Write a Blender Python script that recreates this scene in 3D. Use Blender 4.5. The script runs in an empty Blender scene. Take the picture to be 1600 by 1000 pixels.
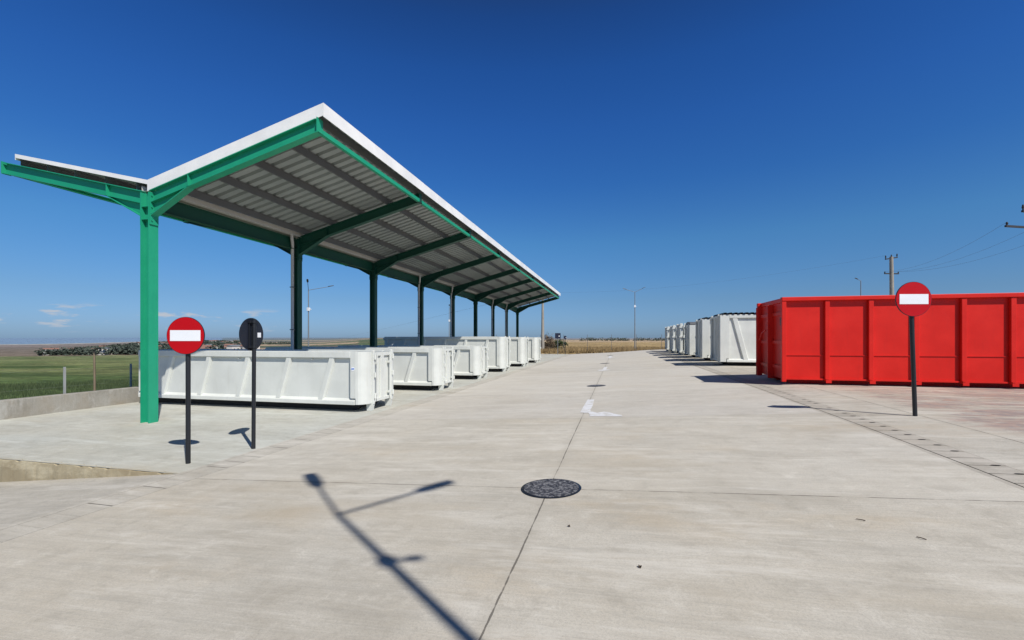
import bpy, bmesh, math, random
import numpy as np
from mathutils import Vector, Matrix, noise as mnoise
random.seed(7)
R = math.radians
scn = bpy.context.scene
col = scn.collection
EZ = 1.9                                   # eye height above the sheltered platform
CY, SY = math.cos(R(13.26)), math.sin(R(13.26))

# ------------------------------------------------------------------ helpers
class MB:
    def __init__(s): s.v = []; s.f = []; s.smooth = []
    def add(s, vs, fs, smooth=False):
        o = len(s.v); s.v += [tuple(v) for v in vs]
        for f in fs: s.f.append(tuple(i + o for i in f)); s.smooth.append(smooth)
    def box(s, x0, x1, y0, y1, z0, z1):
        s.hexa([(x0,y0,z0),(x1,y0,z0),(x1,y1,z0),(x0,y1,z0)], [(x0,y0,z1),(x1,y0,z1),(x1,y1,z1),(x0,y1,z1)])
    def hexa(s, b, t):
        n = len(b)
        fs = [tuple(range(n-1,-1,-1)), tuple(range(n,2*n))]
        for i in range(n): j=(i+1)%n; fs.append((i,j,n+j,n+i))
        s.add(list(b)+list(t), fs)
    def bar(s, a, b, w, h, up=(0,0,1)):
        a=Vector(a); b=Vector(b); d=(b-a).normalized(); u=Vector(up)
        sx=d.cross(u).normalized(); uz=sx.cross(d).normalized()
        q=[(-w/2,-h/2),(w/2,-h/2),(w/2,h/2),(-w/2,h/2)]
        s.hexa([a+sx*p+uz*r for p,r in q],[b+sx*p+uz*r for p,r in q])
    def tube(s, pts, r, n=10, cap=True):
        pts=[Vector(p) for p in pts]; rs=r if isinstance(r,(list,tuple)) else [r]*len(pts)
        vs=[]; fs=[]; ref=None
        for i,p in enumerate(pts):
            d=(pts[min(i+1,len(pts)-1)]-pts[max(i-1,0)]).normalized()
            if ref is None:
                ref=Vector((1,0,0)) if abs(d.x)<.8 else Vector((0,1,0))
            a=(ref-d*ref.dot(d)).normalized(); ref=a; b=d.cross(a)
            for k in range(n):
                t=2*math.pi*k/n; vs.append(p+(a*math.cos(t)+b*math.sin(t))*rs[i])
        for i in range(len(pts)-1):
            for k in range(n):
                k2=(k+1)%n; fs.append((i*n+k,i*n+k2,(i+1)*n+k2,(i+1)*n+k))
        s.add(vs,fs,True)
        if cap:
            o=(len(pts)-1)*n
            s.add(vs[:n],[tuple(range(n-1,-1,-1))]); s.add(vs[o:],[tuple(range(n))])
    def disc(s, c, nrm, r, t, n=48):
        c=Vector(c); nrm=Vector(nrm).normalized()
        a=nrm.cross(Vector((0,0,1)));  a = a.normalized() if a.length>1e-4 else Vector((1,0,0)); b=nrm.cross(a)
        ring=[a*math.cos(2*math.pi*k/n)*r+b*math.sin(2*math.pi*k/n)*r for k in range(n)]
        s.hexa([c-nrm*t/2+q for q in ring],[c+nrm*t/2+q for q in ring])
    def build(s, name, m, parent=None, bevel=0, seg=1, loc=None):
        me=bpy.data.meshes.new(name); me.from_pydata([tuple(v) for v in s.v],[],s.f)
        me.polygons.foreach_set('use_smooth', s.smooth)
        bm=bmesh.new(); bm.from_mesh(me); bmesh.ops.recalc_face_normals(bm, faces=bm.faces); bm.to_mesh(me); bm.free()
        me.materials.append(m); me.update()
        o=bpy.data.objects.new(name,me); col.objects.link(o)
        if parent: o.parent=parent
        if loc is not None: o.location=loc
        if bevel:
            b=o.modifiers.new('bevel','BEVEL'); b.width=bevel; b.segments=seg; b.limit_method='ANGLE'; b.angle_limit=R(40)
        return o
def tag(o, label=None, cat=None, group=None, kind=None):
    if label: o['label']=label
    if cat: o['category']=cat
    if group: o['group']=group
    if kind: o['kind']=kind
    return o
def empty(name, loc, label, cat, group=None, rz=0):
    o=bpy.data.objects.new(name,None); o.empty_display_size=.2; col.objects.link(o)
    o.location=loc; o.rotation_euler=(0,0,rz); tag(o,label,cat,group); return o
def copy_tree(o, parent=None):
    c=o.copy(); col.objects.link(c); c.parent=parent
    for ch in list(o.children): copy_tree(ch,c)
    return c
def cam2site(x,Y):                         # right / forward of the viewer -> site axes
    return (CY*x-SY*Y, SY*x+CY*Y)

# ------------------------------------------------------------------ materials
def mat(name, base=(.5,.5,.5), rough=.6, metal=0, spec=.5):
    m=bpy.data.materials.new(name); m.use_nodes=True; nt=m.node_tree
    b=nt.nodes['Principled BSDF']; b.inputs['Base Color'].default_value=(*base,1)
    b.inputs['Roughness'].default_value=rough; b.inputs['Metallic'].default_value=metal
    b.inputs['Specular IOR Level'].default_value=spec
    return m,nt,b
def N(nt,t,**kw):
    n=nt.nodes.new(t)
    for k,v in kw.items():
        if k in n.inputs: n.inputs[k].default_value=v
        else: setattr(n,k,v)
    return n
def lk(nt,a,b): nt.links.new(a,b)
def mixc(nt,fac,a,b,mode='MIX'):
    n=nt.nodes.new('ShaderNodeMix'); n.data_type='RGBA'; n.blend_type=mode
    for sock,v in ((n.inputs[0],fac),(n.inputs[6],a),(n.inputs[7],b)):
        if isinstance(v,(int,float)): sock.default_value=v
        elif isinstance(v,tuple): sock.default_value=(*v,1) if len(v)==3 else v
        else: lk(nt,v,sock)
    return n.outputs[2]
def mth(nt,op,a,b=None,c=None,clamp=False):
    n=nt.nodes.new('ShaderNodeMath'); n.operation=op; n.use_clamp=clamp
    for i,v in enumerate((a,b,c)):
        if v is None: continue
        if isinstance(v,(int,float)): n.inputs[i].default_value=v
        else: lk(nt,v,n.inputs[i])
    return n.outputs[0]
def rng(nt,v,a,b,lo=0.,hi=1.,smooth=True):
    n=nt.nodes.new('ShaderNodeMapRange'); n.interpolation_type='SMOOTHSTEP' if smooth else 'LINEAR'
    lk(nt,v,n.inputs[0]); n.inputs[1].default_value=a; n.inputs[2].default_value=b
    n.inputs[3].default_value=lo; n.inputs[4].default_value=hi; return n.outputs[0]
def noi(nt,vec,scale,detail=4,rough=.55,sc=(1,1,1),loc=(0,0,0),dist=0):
    mp=N(nt,'ShaderNodeMapping'); mp.inputs['Scale'].default_value=sc; mp.inputs['Location'].default_value=loc
    lk(nt,vec,mp.inputs[0])
    n=N(nt,'ShaderNodeTexNoise'); n.inputs['Scale'].default_value=scale; n.inputs['Detail'].default_value=detail
    n.inputs['Roughness'].default_value=rough; n.inputs['Distortion'].default_value=dist
    lk(nt,mp.outputs[0],n.inputs['Vector']); return n.outputs[0]
def bump(nt,b,h,strength=.2,dist=.01):
    n=N(nt,'ShaderNodeBump'); n.inputs['Strength'].default_value=strength; n.inputs['Distance'].default_value=dist
    lk(nt,h,n.inputs['Height']); lk(nt,n.outputs[0],b.inputs['Normal'])
def pos(nt): return nt.nodes.new('ShaderNodeNewGeometry').outputs['Position']
def objc(nt): return nt.nodes.new('ShaderNodeTexCoord').outputs['Object']

def concrete(name, tone, warm, joints=(), joint_s=(), pink=None, streak=.5, bands=True, stain=1.0, edge_x=()):
    m,nt,b=mat(name,rough=.88,spec=.25); p=pos(nt)
    sep=N(nt,'ShaderNodeSeparateXYZ'); lk(nt,p,sep.inputs[0])
    big=noi(nt,p,.22,5,.6,dist=.6); mid=noi(nt,p,1.1,6,.62,sc=(.45,1,1),dist=.4)
    st=noi(nt,p,1.0,7,.68,sc=(.55,9,1)); st2=noi(nt,p,1.0,5,.7,sc=(2.2,48,1)); fine=noi(nt,p,70,3,.7); grit=noi(nt,p,260,2,.6)
    c=mixc(nt,rng(nt,big,.32,.68),tone,warm)
    c=mixc(nt,mth(nt,'MULTIPLY',rng(nt,mid,.47,.66),.62*stain),c,tuple(x*.76 for x in warm))
    c=mixc(nt,mth(nt,'MULTIPLY',rng(nt,mid,.46,.28),.5*stain),c,tuple(min(.8,x*1.18) for x in tone))
    c=mixc(nt,mth(nt,'MULTIPLY',rng(nt,st,.50,.68),streak*.55),c,tuple(x*.66 for x in tone))
    c=mixc(nt,mth(nt,'MULTIPLY',rng(nt,st,.49,.33),streak*.55),c,tuple(min(.8,x*1.25) for x in tone))
    c=mixc(nt,mth(nt,'MULTIPLY',rng(nt,st2,.5,.75),streak*.8),c,tuple(x*.62 for x in tone))
    st3=noi(nt,p,1.0,6,.72,sc=(1.1,70,1),loc=(3,9,1))
    c=mixc(nt,mth(nt,'MULTIPLY',rng(nt,st3,.5,.72),streak*.6),c,tuple(min(.85,x*1.35) for x in tone))
    blot=noi(nt,p,3.6,7,.75,loc=(11,3,8))
    c=mixc(nt,mth(nt,'MULTIPLY',rng(nt,blot,.50,.66),.40),c,tuple(x*.66 for x in warm))
    c=mixc(nt,mth(nt,'MULTIPLY',rng(nt,blot,.47,.30),.42),c,tuple(min(.85,x*1.28) for x in tone))
    rust=noi(nt,p,.6,5,.65,loc=(31,7,3),sc=(.6,1.3,1))
    c=mixc(nt,mth(nt,'MULTIPLY',rng(nt,rust,.54,.72),.38*stain),c,(warm[0]*1.0,warm[1]*.88,warm[2]*.72))
    scuff=noi(nt,p,2.2,6,.72,loc=(5,77,1),dist=1.4)
    c=mixc(nt,mth(nt,'MULTIPLY',rng(nt,scuff,.60,.74),.5*stain),c,tuple(min(.85,x*1.35) for x in tone))
    c=mixc(nt,mth(nt,'MULTIPLY',rng(nt,fine,.42,.72),.42),c,tuple(x*.55 for x in tone))
    c=mixc(nt,mth(nt,'MULTIPLY',rng(nt,grit,.54,.68),.5),c,tuple(x*.5 for x in warm))
    if bands:                                   # each poured bay a slightly different tone
        w=mth(nt,'FLOOR',mth(nt,'DIVIDE',mth(nt,'SUBTRACT',sep.outputs[1],4.95),4.55))
        wn=N(nt,'ShaderNodeTexWhiteNoise'); wn.noise_dimensions='1D'; lk(nt,w,wn.inputs['W'])
        c=mixc(nt,mth(nt,'MULTIPLY',wn.outputs[0],.26),c,tuple(min(.8,x*1.32) for x in tone))
    if pink:
        pk=noi(nt,p,1.0,8,.74,sc=(.5,1.6,1),loc=(3,1,0),dist=.8)
        edge=mth(nt,'ADD',sep.outputs[0],mth(nt,'MULTIPLY',mth(nt,'SUBTRACT',pk,.5),3.))
        f=mth(nt,'MULTIPLY',rng(nt,edge,5.3,6.2),rng(nt,pk,.42,.54))
        far=rng(nt,sep.outputs[1],24,15)
        c=mixc(nt,mth(nt,'MULTIPLY',mth(nt,'MULTIPLY',f,far),.85),c,mixc(nt,rng(nt,blot,.4,.6),pink,(.25,.205,.20)))
    dust=noi(nt,p,1.25,8,.74,sc=(.38,1.9,1),loc=(17,2,5),dist=.25)
    c=mixc(nt,mth(nt,'MULTIPLY',rng(nt,dust,.50,.66),.5*stain),c,(tone[0]*1.24,tone[1]*1.25,tone[2]*1.27))
    damp=noi(nt,p,.42,7,.66,sc=(.6,1.7,1),loc=(41,12,5),dist=.3)
    c=mixc(nt,mth(nt,'MULTIPLY',rng(nt,damp,.52,.70),.40*stain),c,(warm[0]*.80,warm[1]*.76,warm[2]*.70))
    if bands: c=mixc(nt,mth(nt,'MULTIPLY',rng(nt,sep.outputs[1],9.45,9.6),.30),c,(.56,.54,.515))
    # pebble flecks and oil spots
    v=N(nt,'ShaderNodeTexVoronoi'); v.inputs['Scale'].default_value=1.7; v.inputs['Randomness'].default_value=1; lk(nt,p,v.inputs['Vector'])
    sp=N(nt,'ShaderNodeSeparateColor'); lk(nt,v.outputs['Color'],sp.inputs[0])
    rad=mth(nt,'MULTIPLY',mth(nt,'POWER',sp.outputs[0],5.),.035)
    dd=mth(nt,'ADD',v.outputs['Distance'],mth(nt,'MULTIPLY',mth(nt,'SUBTRACT',fine,.5),.02))
    c=mixc(nt,mth(nt,'MULTIPLY',mth(nt,'LESS_THAN',dd,rad),.75),c,(.05,.045,.04))
    jf=None
    wob=mth(nt,'MULTIPLY',mth(nt,'SUBTRACT',noi(nt,p,1.3,4,.7),.5),.028)
    gap=noi(nt,p,2.6,4,.7,loc=(9,9,9))
    for ax,vals in ((0,joints),(1,joint_s)):
        for val,wd,amt in vals:
            d=mth(nt,'ABSOLUTE',mth(nt,'ADD',mth(nt,'SUBTRACT',sep.outputs[ax],val),wob))
            ww=mth(nt,'MULTIPLY',rng(nt,gap,.3,.65,.45,1.25),wd)
            line=mth(nt,'MULTIPLY',mth(nt,'LESS_THAN',d,ww),mth(nt,'MULTIPLY',rng(nt,gap,.38,.5,.45,1.),amt))
            c=mixc(nt,line,c,(.055,.05,.045))
            halo=mth(nt,'MULTIPLY',rng(nt,d,.0,.12,1,0),.22*amt); c=mixc(nt,halo,c,tuple(x*.72 for x in warm))
    lk(nt,c,b.inputs['Base Color'])
    h=mth(nt,'ADD',mth(nt,'MULTIPLY',st2,.5),mth(nt,'ADD',mth(nt,'MULTIPLY',fine,.5),mth(nt,'MULTIPLY',grit,.35)))
    bump(nt,b,h,.35,.006)
    return m

def painted(name, base, rough=.42, dirt=.25, dirtcol=(.25,.22,.18), var=.06, spec=.45):
    m,nt,b=mat(name,base,rough,spec=spec); p=objc(nt)
    a=noi(nt,p,1.4,5,.6); s=noi(nt,p,3.0,5,.65,sc=(3,3,.35)); f=noi(nt,p,38,3,.65)
    c=mixc(nt,rng(nt,a,.3,.7),tuple(x*(1-var) for x in base),tuple(min(.9,x*(1+var)) for x in base))
    c=mixc(nt,mth(nt,'MULTIPLY',rng(nt,s,.52,.78),dirt),c,dirtcol)
    c=mixc(nt,mth(nt,'MULTIPLY',rng(nt,f,.62,.8),dirt*.6),c,dirtcol)
    lk(nt,c,b.inputs['Base Color'])
    lk(nt,rng(nt,a,.2,.8,rough-.06,rough+.12),b.inputs['Roughness'])
    bump(nt,b,noi(nt,p,2.2,3,.5),.12,.02)
    return m

M={}
M['road']=concrete('road_concrete',(.52,.495,.44),(.495,.452,.375),joints=[(-.74,.0065,.85)],joint_s=[(4.95,.008,.75),(9.5,.006,.35),(14.05,.006,.25),(-.6,.006,.5)],streak=.55)
M['platform']=concrete('platform_concrete',(.50,.51,.47),(.485,.47,.405),joint_s=[(14.0,.006,.3)],streak=.45,bands=False,stain=.8)
M['yard']=concrete('yard_concrete',(.50,.475,.42),(.475,.435,.365),joints=[(5.12,.009,.8)],pink=(.36,.245,.205),streak=.45,bands=False)
M['drain']=concrete('drain_concrete',(.46,.43,.38),(.425,.395,.335),streak=.3,bands=False)
M['ramp']=concrete('ramp_concrete',(.50,.475,.425),(.46,.43,.37),streak=.6,bands=False)
M['wall_conc']=concrete('wall_concrete',(.34,.33,.30),(.30,.275,.23),streak=.5,bands=False,stain=1.3)
M['edge_conc']=concrete('edge_concrete',(.45,.40,.28),(.33,.27,.17),streak=.25,bands=False,stain=1.5)
M['slot'],_,_=mat('slot_dark',(.012,.012,.012),.9)
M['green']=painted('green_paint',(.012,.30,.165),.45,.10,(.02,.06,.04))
M['green_shaded']=painted('green_paint_shaded',(.004,.062,.038),.5,.12,(.01,.03,.02))  # same frame green, with the shade under the roof put into its colour
M['white']=painted('white_paint',(.625,.64,.60),.45,.2,(.42,.40,.33))
M['white_trim']=painted('white_trim',(.82,.82,.80),.4,.06,(.5,.5,.48))
M['red']=painted('red_paint',(.62,.013,.006),.45,.16,(.25,.02,.02),spec=.3)
M['galv']=painted('galvanised_steel',(.12,.125,.13),.45,.2,(.12,.12,.12))
M['pipe']=painted('grey_pipe',(.50,.49,.46),.5,.1)
M['sheet']=painted('roof_sheet',(.265,.295,.29),.5,.2,(.4,.39,.35))
M['black']=painted('black_paint',(.012,.014,.018),.4,.1,(.05,.05,.05))
M['sign_back']=painted('sign_back_paint',(.010,.013,.022),.38,.08,(.04,.04,.05))
M['sign_red']=painted('sign_red',(.44,.0015,.006),.4,.05,(.3,.02,.02),spec=.25)
M['sign_white']=painted('sign_white',(.78,.80,.83),.35,.05)
M['blue']=painted('blue_print',(.03,.16,.55),.4,.02)
M['navy']=painted('navy_panel',(.008,.012,.035),.45,.1)
M['lamp']=painted('lamp_grey',(.19,.20,.21),.4,.1)
M['lamp_dark']=painted('lamp_dark',(.05,.052,.055),.4,.1)
M['pole_conc']=painted('pole_concrete',(.30,.28,.245),.85,.3,(.2,.18,.15),.1,.2)
M['wire'],_,_=mat('wire_dark',(.03,.03,.035),.6)
M['line'],_,_=mat('line_wire',(.09,.10,.12),.5)
M['mesh'],_,_=mat('mesh_wire',(.16,.18,.14),.6)
M['post']=painted('grey_post',(.36,.365,.36),.5,.1)
M['wood']=painted('weathered_wood',(.21,.165,.115),.9,.5,(.08,.06,.04),.15,.1)
M['rubber'],_,_=mat('lid_dark',(.02,.02,.022),.7)
M['leafdry'],_,_=mat('dead_leaf',(.06,.04,.025),.9)
# road paint: worn
m,nt,b=mat('road_paint',(.72,.73,.76),.7); p=pos(nt)
w=noi(nt,p,5,7,.75); st=noi(nt,p,1,5,.7,sc=(3,40,1))
lk(nt,mixc(nt,mth(nt,'ADD',rng(nt,w,.45,.62,0,.75),rng(nt,st,.45,.7,0,.6),clamp=True),(.72,.73,.76),(.50,.48,.44)),b.inputs['Base Color']); M['paint']=m
# manhole iron
m,nt,b=mat('cast_iron',(.07,.07,.08),.6,.3); p=pos(nt)
v=N(nt,'ShaderNodeTexVoronoi'); v.inputs['Scale'].default_value=38; lk(nt,p,v.inputs['Vector'])
w=noi(nt,p,26,5,.75)
lk(nt,mixc(nt,rng(nt,w,.46,.60),mixc(nt,rng(nt,v.outputs['Distance'],.2,.6),(.085,.088,.10),(.03,.03,.036)),(.28,.275,.28)),b.inputs['Base Color'])
bump(nt,b,v.outputs['Distance'],.8,.01); M['iron']=m
# terrain from vertex colour
m,nt,b=mat('terrain',rough=.95,spec=.1); p=pos(nt)
at=N(nt,'ShaderNodeVertexColor'); at.layer_name='Col'
n1=noi(nt,p,.22,6,.65,sc=(1,2.2,1),dist=1.2); n2=noi(nt,p,.035,5,.6,sc=(1,1.6,1)); n3=noi(nt,p,2.0,4,.7)
k=mth(nt,'MULTIPLY',mth(nt,'MULTIPLY',rng(nt,n1,.3,.7,.5,1.5),rng(nt,n2,.3,.7,.68,1.34)),rng(nt,n3,.3,.7,.7,1.3))
vs=nt.nodes.new('ShaderNodeVectorMath'); vs.operation='SCALE'; lk(nt,at.outputs[0],vs.inputs[0]); lk(nt,k,vs.inputs['Scale'])
lk(nt,vs.outputs[0],b.inputs['Base Color']); bump(nt,b,n1,.6,.6); M['terrain']=m
def leafmat(name,c0,c1):
    m,nt,b=mat(name,c0,.8,spec=.15); p=pos(nt)
    lk(nt,mixc(nt,rng(nt,noi(nt,p,.9,4,.7),.3,.7),c0,c1),b.inputs['Base Color']); return m
M['leaf_far']=leafmat('leaf_far',(.045,.064,.055),(.095,.11,.085))
M['leaf_green']=leafmat('leaf_green',(.04,.065,.03),(.085,.11,.05))
M['leaf_brown']=leafmat('leaf_brown',(.10,.075,.05),(.18,.13,.085))
M['dry']=leafmat('dry_grass',(.20,.14,.07),(.38,.275,.14))
M['yellow']=leafmat('yellow_flowers',(.50,.36,.04),(.35,.32,.06))
M['house_wall']=painted('house_wall',(.62,.60,.56),.8,.1)
M['house_roof']=painted('house_roof',(.24,.13,.10),.8,.2)
M['house_dark'],_,_=mat('house_window',(.04,.045,.05),.3)

# ------------------------------------------------------------------ ground levels
def zr(s): return EZ-1.31-.2*math.exp(-(max(s,-1)-2)/3.)+.0012*max(0,s-12)
def zroad(c,s):
    r=zr(s); a=EZ-1.66+.0*s
    pts=[(-5.6,0.),(-.74,a),(3.75,r-.06),(4.2,r-.045),(5.1,r)]
    if c<=pts[0][0]: return 0.
    for (c0,z0),(c1,z1) in zip(pts,pts[1:]):
        if c<=c1: return z0+(z1-z0)*(c-c0)/(c1-c0)
    return r
def strip(name,cs,ss,zf,m,label=None):
    mb=MB(); n=len(cs)
    vs=[(c,s,zf(c,s)) for s in ss for c in cs]
    fs=[(j*n+i,j*n+i+1,(j+1)*n+i+1,(j+1)*n+i) for j in range(len(ss)-1) for i in range(n-1)]
    mb.add(vs,fs,True); o=mb.build(name,m); o['kind']='structure'; return o
def lin(a,b,n): return [a+(b-a)*i/(n-1) for i in range(n)]
S_END=57.4
ss=lin(-30,0,7)[:-1]+lin(0,20,41)[:-1]+lin(20,S_END,40)
strip('road',lin(-5.6,-.74,9)[:-1]+lin(-.74,3.75,9),ss,zroad,M['road'])
strip('yard_pavement',[4.2,4.65,5.1,6,8,11,15,19,24],ss,zroad,M['yard'])
# platform slab with its exposed front edge
mb=MB(); P0=5.07
mb.add([(-6.05,P0,0),(-14.12,P0,0),(-14.12,S_END,0),(-6.05,S_END,0)],[(0,1,2,3)])
o=mb.build('platform_pavement',M['platform']); o['kind']='structure'
mb=MB(); cs=lin(-6.05,-16,170); rows=[[],[],[],[]]; er=random.Random(5); q=0
for i,c in enumerate(cs):
    q=.6*q+.4*er.uniform(0,1); chip=(.03 if er.random()<.12 else 0)
    rows[0].append((c,P0+.015+.03*q+chip,.003)); rows[1].append((c,P0-.004-.006*q,-.004-.02*q-chip*.6))
    rows[2].append((c,P0-.012-.01*er.random(),-.12)); rows[3].append((c,P0-.03,-1.6))
vs=sum(rows,[]); n=len(cs)
mb.add(vs,[(j*n+i,j*n+i+1,(j+1)*n+i+1,(j+1)*n+i) for j in range(3) for i in range(n-1)])
o=mb.build('platform_edge',M['edge_conc']); o['kind']='structure'
# ramp beside the platform
def zramp(c,s): return -.105*(-6.05-c) if c<-6.05 else 0
strip('ramp_pavement',[-6.05,-7,-8,-9.5,-12,-16,-24],[-30,-10,-4,0,2,4,P0-.01],zramp,M['ramp'])
# drains: strip of cover slabs with slots
def drain(name,c0,c1,hole_right):
    mb=MB(); w=c1-c0; cc=[c0,c0+.055,c0+.085,c1]
    s=-6.; idx=0
    rnd=random.Random(3)
    while s<S_END-.31:
        e=s+.31; g=.012 if (hole_right or rnd.random()<.45) else .002
        dz=0
        z=lambda c,t: zroad(c,t)
        # narrow channel lip, gap, cover slab
        mb.add([(c0,s,z(c0,s)),(c0+.07,s,z(c0+.07,s)),(c0+.07,e,z(c0+.07,e)),(c0,e,z(c0,e))],[(0,1,2,3)])
        a=c0+(.086 if hole_right else .074)
        mb.add([(a,s+g,z(a,s)+dz),(c1-.004,s+g,z(c1,s)+dz),(c1-.004,e,z(c1,e)+dz),(a,e,z(a,e)+dz)],[(0,1,2,3)])
        s=e
    o=mb.build(name,M['drain'] if hole_right else M['ramp']); o['kind']='structure'
    mb=MB()
    sl=ss
    mb.add([(c0+.0,-6,zroad(c0,-6)-.02)]+[],[])
    vs=[];
    for t in lin(-6,S_END,80): vs+= [(c0+.001,t,zroad(c0,t)-.025),(c1-.001,t,zroad(c1,t)-.025)]
    mb=MB(); mb.add(vs,[(2*i,2*i+1,2*i+3,2*i+2) for i in range(79)])
    b=mb.build('drain_bed',M['slot']); b['kind']='structure'
    # hand holes at the slab ends
    mb=MB(); s=-6.
    while s<40:
        hc=(c1-.10) if hole_right else (c0+.17)
        q=[(hc+.05*math.cos(t),s+.005+.018*math.sin(t)) for t in [k*math.pi/5 for k in range(10)]]
        if rnd.random()<(.95 if hole_right else -1):
            mb.add([(x,y,zroad(x,y)+.006) for x,y in q],[tuple(range(10))])
        s+=.31
    b=mb.build('drain_slot',M['slot']); b['kind']='structure'
drain('drain_channel',3.75,4.2,True)
drain('drain_channel',-6.05,-5.6,False)

# manholes
def manhole(c,s,label):
    e=empty('manhole_cover',(c,s,zroad(c,s)),label,'manhole cover','manhole covers along the centre joint')
    nrm=Vector((-(zroad(c+.3,s)-zroad(c-.3,s))/.6,-(zroad(c,s+.3)-zroad(c,s-.3))/.6,1)).normalized()
    mb=MB(); mb.disc(nrm*.004,nrm,.305,.018); mb.build('lid',M['iron'],e)
    mb=MB(); n=48
    a=nrm.cross(Vector((0,1,0))).normalized(); b=nrm.cross(a)
    r0=[(a*math.cos(2*math.pi*k/n)+b*math.sin(2*math.pi*k/n)) for k in range(n)]
    vs=[q*.309+nrm*.009 for q in r0]+[q*.335+nrm*.006 for q in r0]
    mb.add(vs,[(k,(k+1)%n,n+(k+1)%n,n+k) for k in range(n)]); mb.build('frame',M['black'],e)
manhole(-.72,4.95,'round dark iron manhole cover nearest the viewer on the joint crossing')
manhole(-.74,16.2,'iron manhole cover just beyond the large bent white arrow')
manhole(-.85,31.5,'distant manhole cover just beyond the second white arrow')
manhole(-.74,46.5,'farthest manhole cover near the end of the concrete road')
# painted arrows
def paint(polys,label):
    mb=MB()
    for poly in polys: mb.add([(c,s,zroad(c,s)+.005) for c,s in poly],[tuple(range(len(poly)))])
    o=mb.build('road_arrow',M['paint']); tag(o,label,'road marking','white arrows painted on the road'); return o
paint([[(-.83,10.2),(-.63,10.15),(-.60,11.2),(-.62,12.5),(-.80,12.5),(-.82,11.2)],
       [(-.63,10.15),(-.60,9.95),(-.58,9.72),(-.42,9.70),(-.15,9.66),(.10,9.58),(.08,9.78),(-.08,9.95),(-.2,10.2),(-.3,10.28),(-.44,10.14),(-.52,10.25),(-.62,10.5)]],
      'large white worn arrow shaped like an L on the road centre')
paint([[(-.80,24.9),(-.60,24.9),(-.58,27.2),(-.78,27.2)],[(-1.1,24.6),(-.75,23.9),(-.35,24.6),(-.58,24.9),(-.80,24.9)]],'second white road arrow, small with a short crossbar')
paint([[(-.80,41.6),(-.55,41.6),(-.55,45),(-.80,45)],[(-1.15,41.2),(-.7,40.2),(-.2,41.2),(-.55,41.6),(-.80,41.6)]],'farthest white road arrow near the end of the road')

# ------------------------------------------------------------------ wall, fence
mb=MB()
mb.box(-14.36,-14.12,P0-.2,S_END,-1.6,.45)
o=mb.build('parapet_wall',M['wall_conc'],bevel=.012); tag(o,'low bare concrete parapet wall along the left side of the platform','wall')
def fence(pts,h,zb,label,post_m,rails,near=6):
    c0=pts[0]; e=empty('wire_fence',(c0[0],c0[1],zb),label,'fence')
    L=lambda p,z:(p[0]-c0[0],p[1]-c0[1],z)
    for p in pts:
        mb=MB(); mb.bar(L(p,-.8),L(p,h),.045,.045,up=(0,1,0)); mb.build('post',post_m,e)
    mb=MB()
    for z in rails:
        for a,b in zip(pts,pts[1:]): mb.bar(L(a,z),L(b,z),.004,.004)
    for a,b in zip(pts,pts[1:]):
        n=int(near)
        for k in range(1,n):
            t=k/n; q=(a[0]+(b[0]-a[0])*t,a[1]+(b[1]-a[1])*t); mb.bar(L(q,.05),L(q,h-.08),.003,.003,up=(0,1,0))
    mb.build('wire_mesh',M['mesh'],e)
fence([(-15.9,9.85-1.85*1+1.85*i) for i in range(26)],1.58,-.5,'grey wire fence with thin posts behind the parapet wall',M['post'],[.5,1.0,1.5],1)
fence([(-16+3.05*i,S_END+1.2) for i in range(14)],2.3,.2,'wire fence on thin posts across the far end of the yard',M['galv'],[.2,.6,1.0,1.4,1.8,2.2])

# ------------------------------------------------------------------ canopy
CC=-10.41; S0=8.06; BAY=4.83; NF=9
CR,CL=-5.97,-14.98
ZV,ZT,ZTL=3.36+EZ-.01,4.52+EZ,4.44+EZ       # top of arm at the valley and at the tips
can=empty('canopy',(CC,S0,0),'long green steel shelter with butterfly roof over the white containers','shelter')
def cl(c,s,z): return (c-CC,s-S0,z)
slope=(ZT-ZV)/(CR-CC); slopeL=(ZTL-ZV)/(CC-CL)
def ztop(c): return ZV+slope*(c-CC) if c>CC else ZV+slopeL*(CC-c)
def ibeam_prof(mb,a,b,h,w,up,tf=.018,tw=.012):
    a=Vector(a); b=Vector(b); d=(b-a).normalized(); sx=d.cross(Vector(up)).normalized(); uz=sx.cross(d).normalized()
    for o,hh,ww in ((h/2-tf/2,tf,w),(-h/2+tf/2,tf,w),(0,h-2*tf,tw)):
        q=[(-ww/2,o-hh/2),(ww/2,o-hh/2),(ww/2,o+hh/2),(-ww/2,o+hh/2)]
        mb.hexa([a+sx*p+uz*r for p,r in q],[b+sx*p+uz*r for p,r in q])
HB=.28; FW=.17
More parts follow.
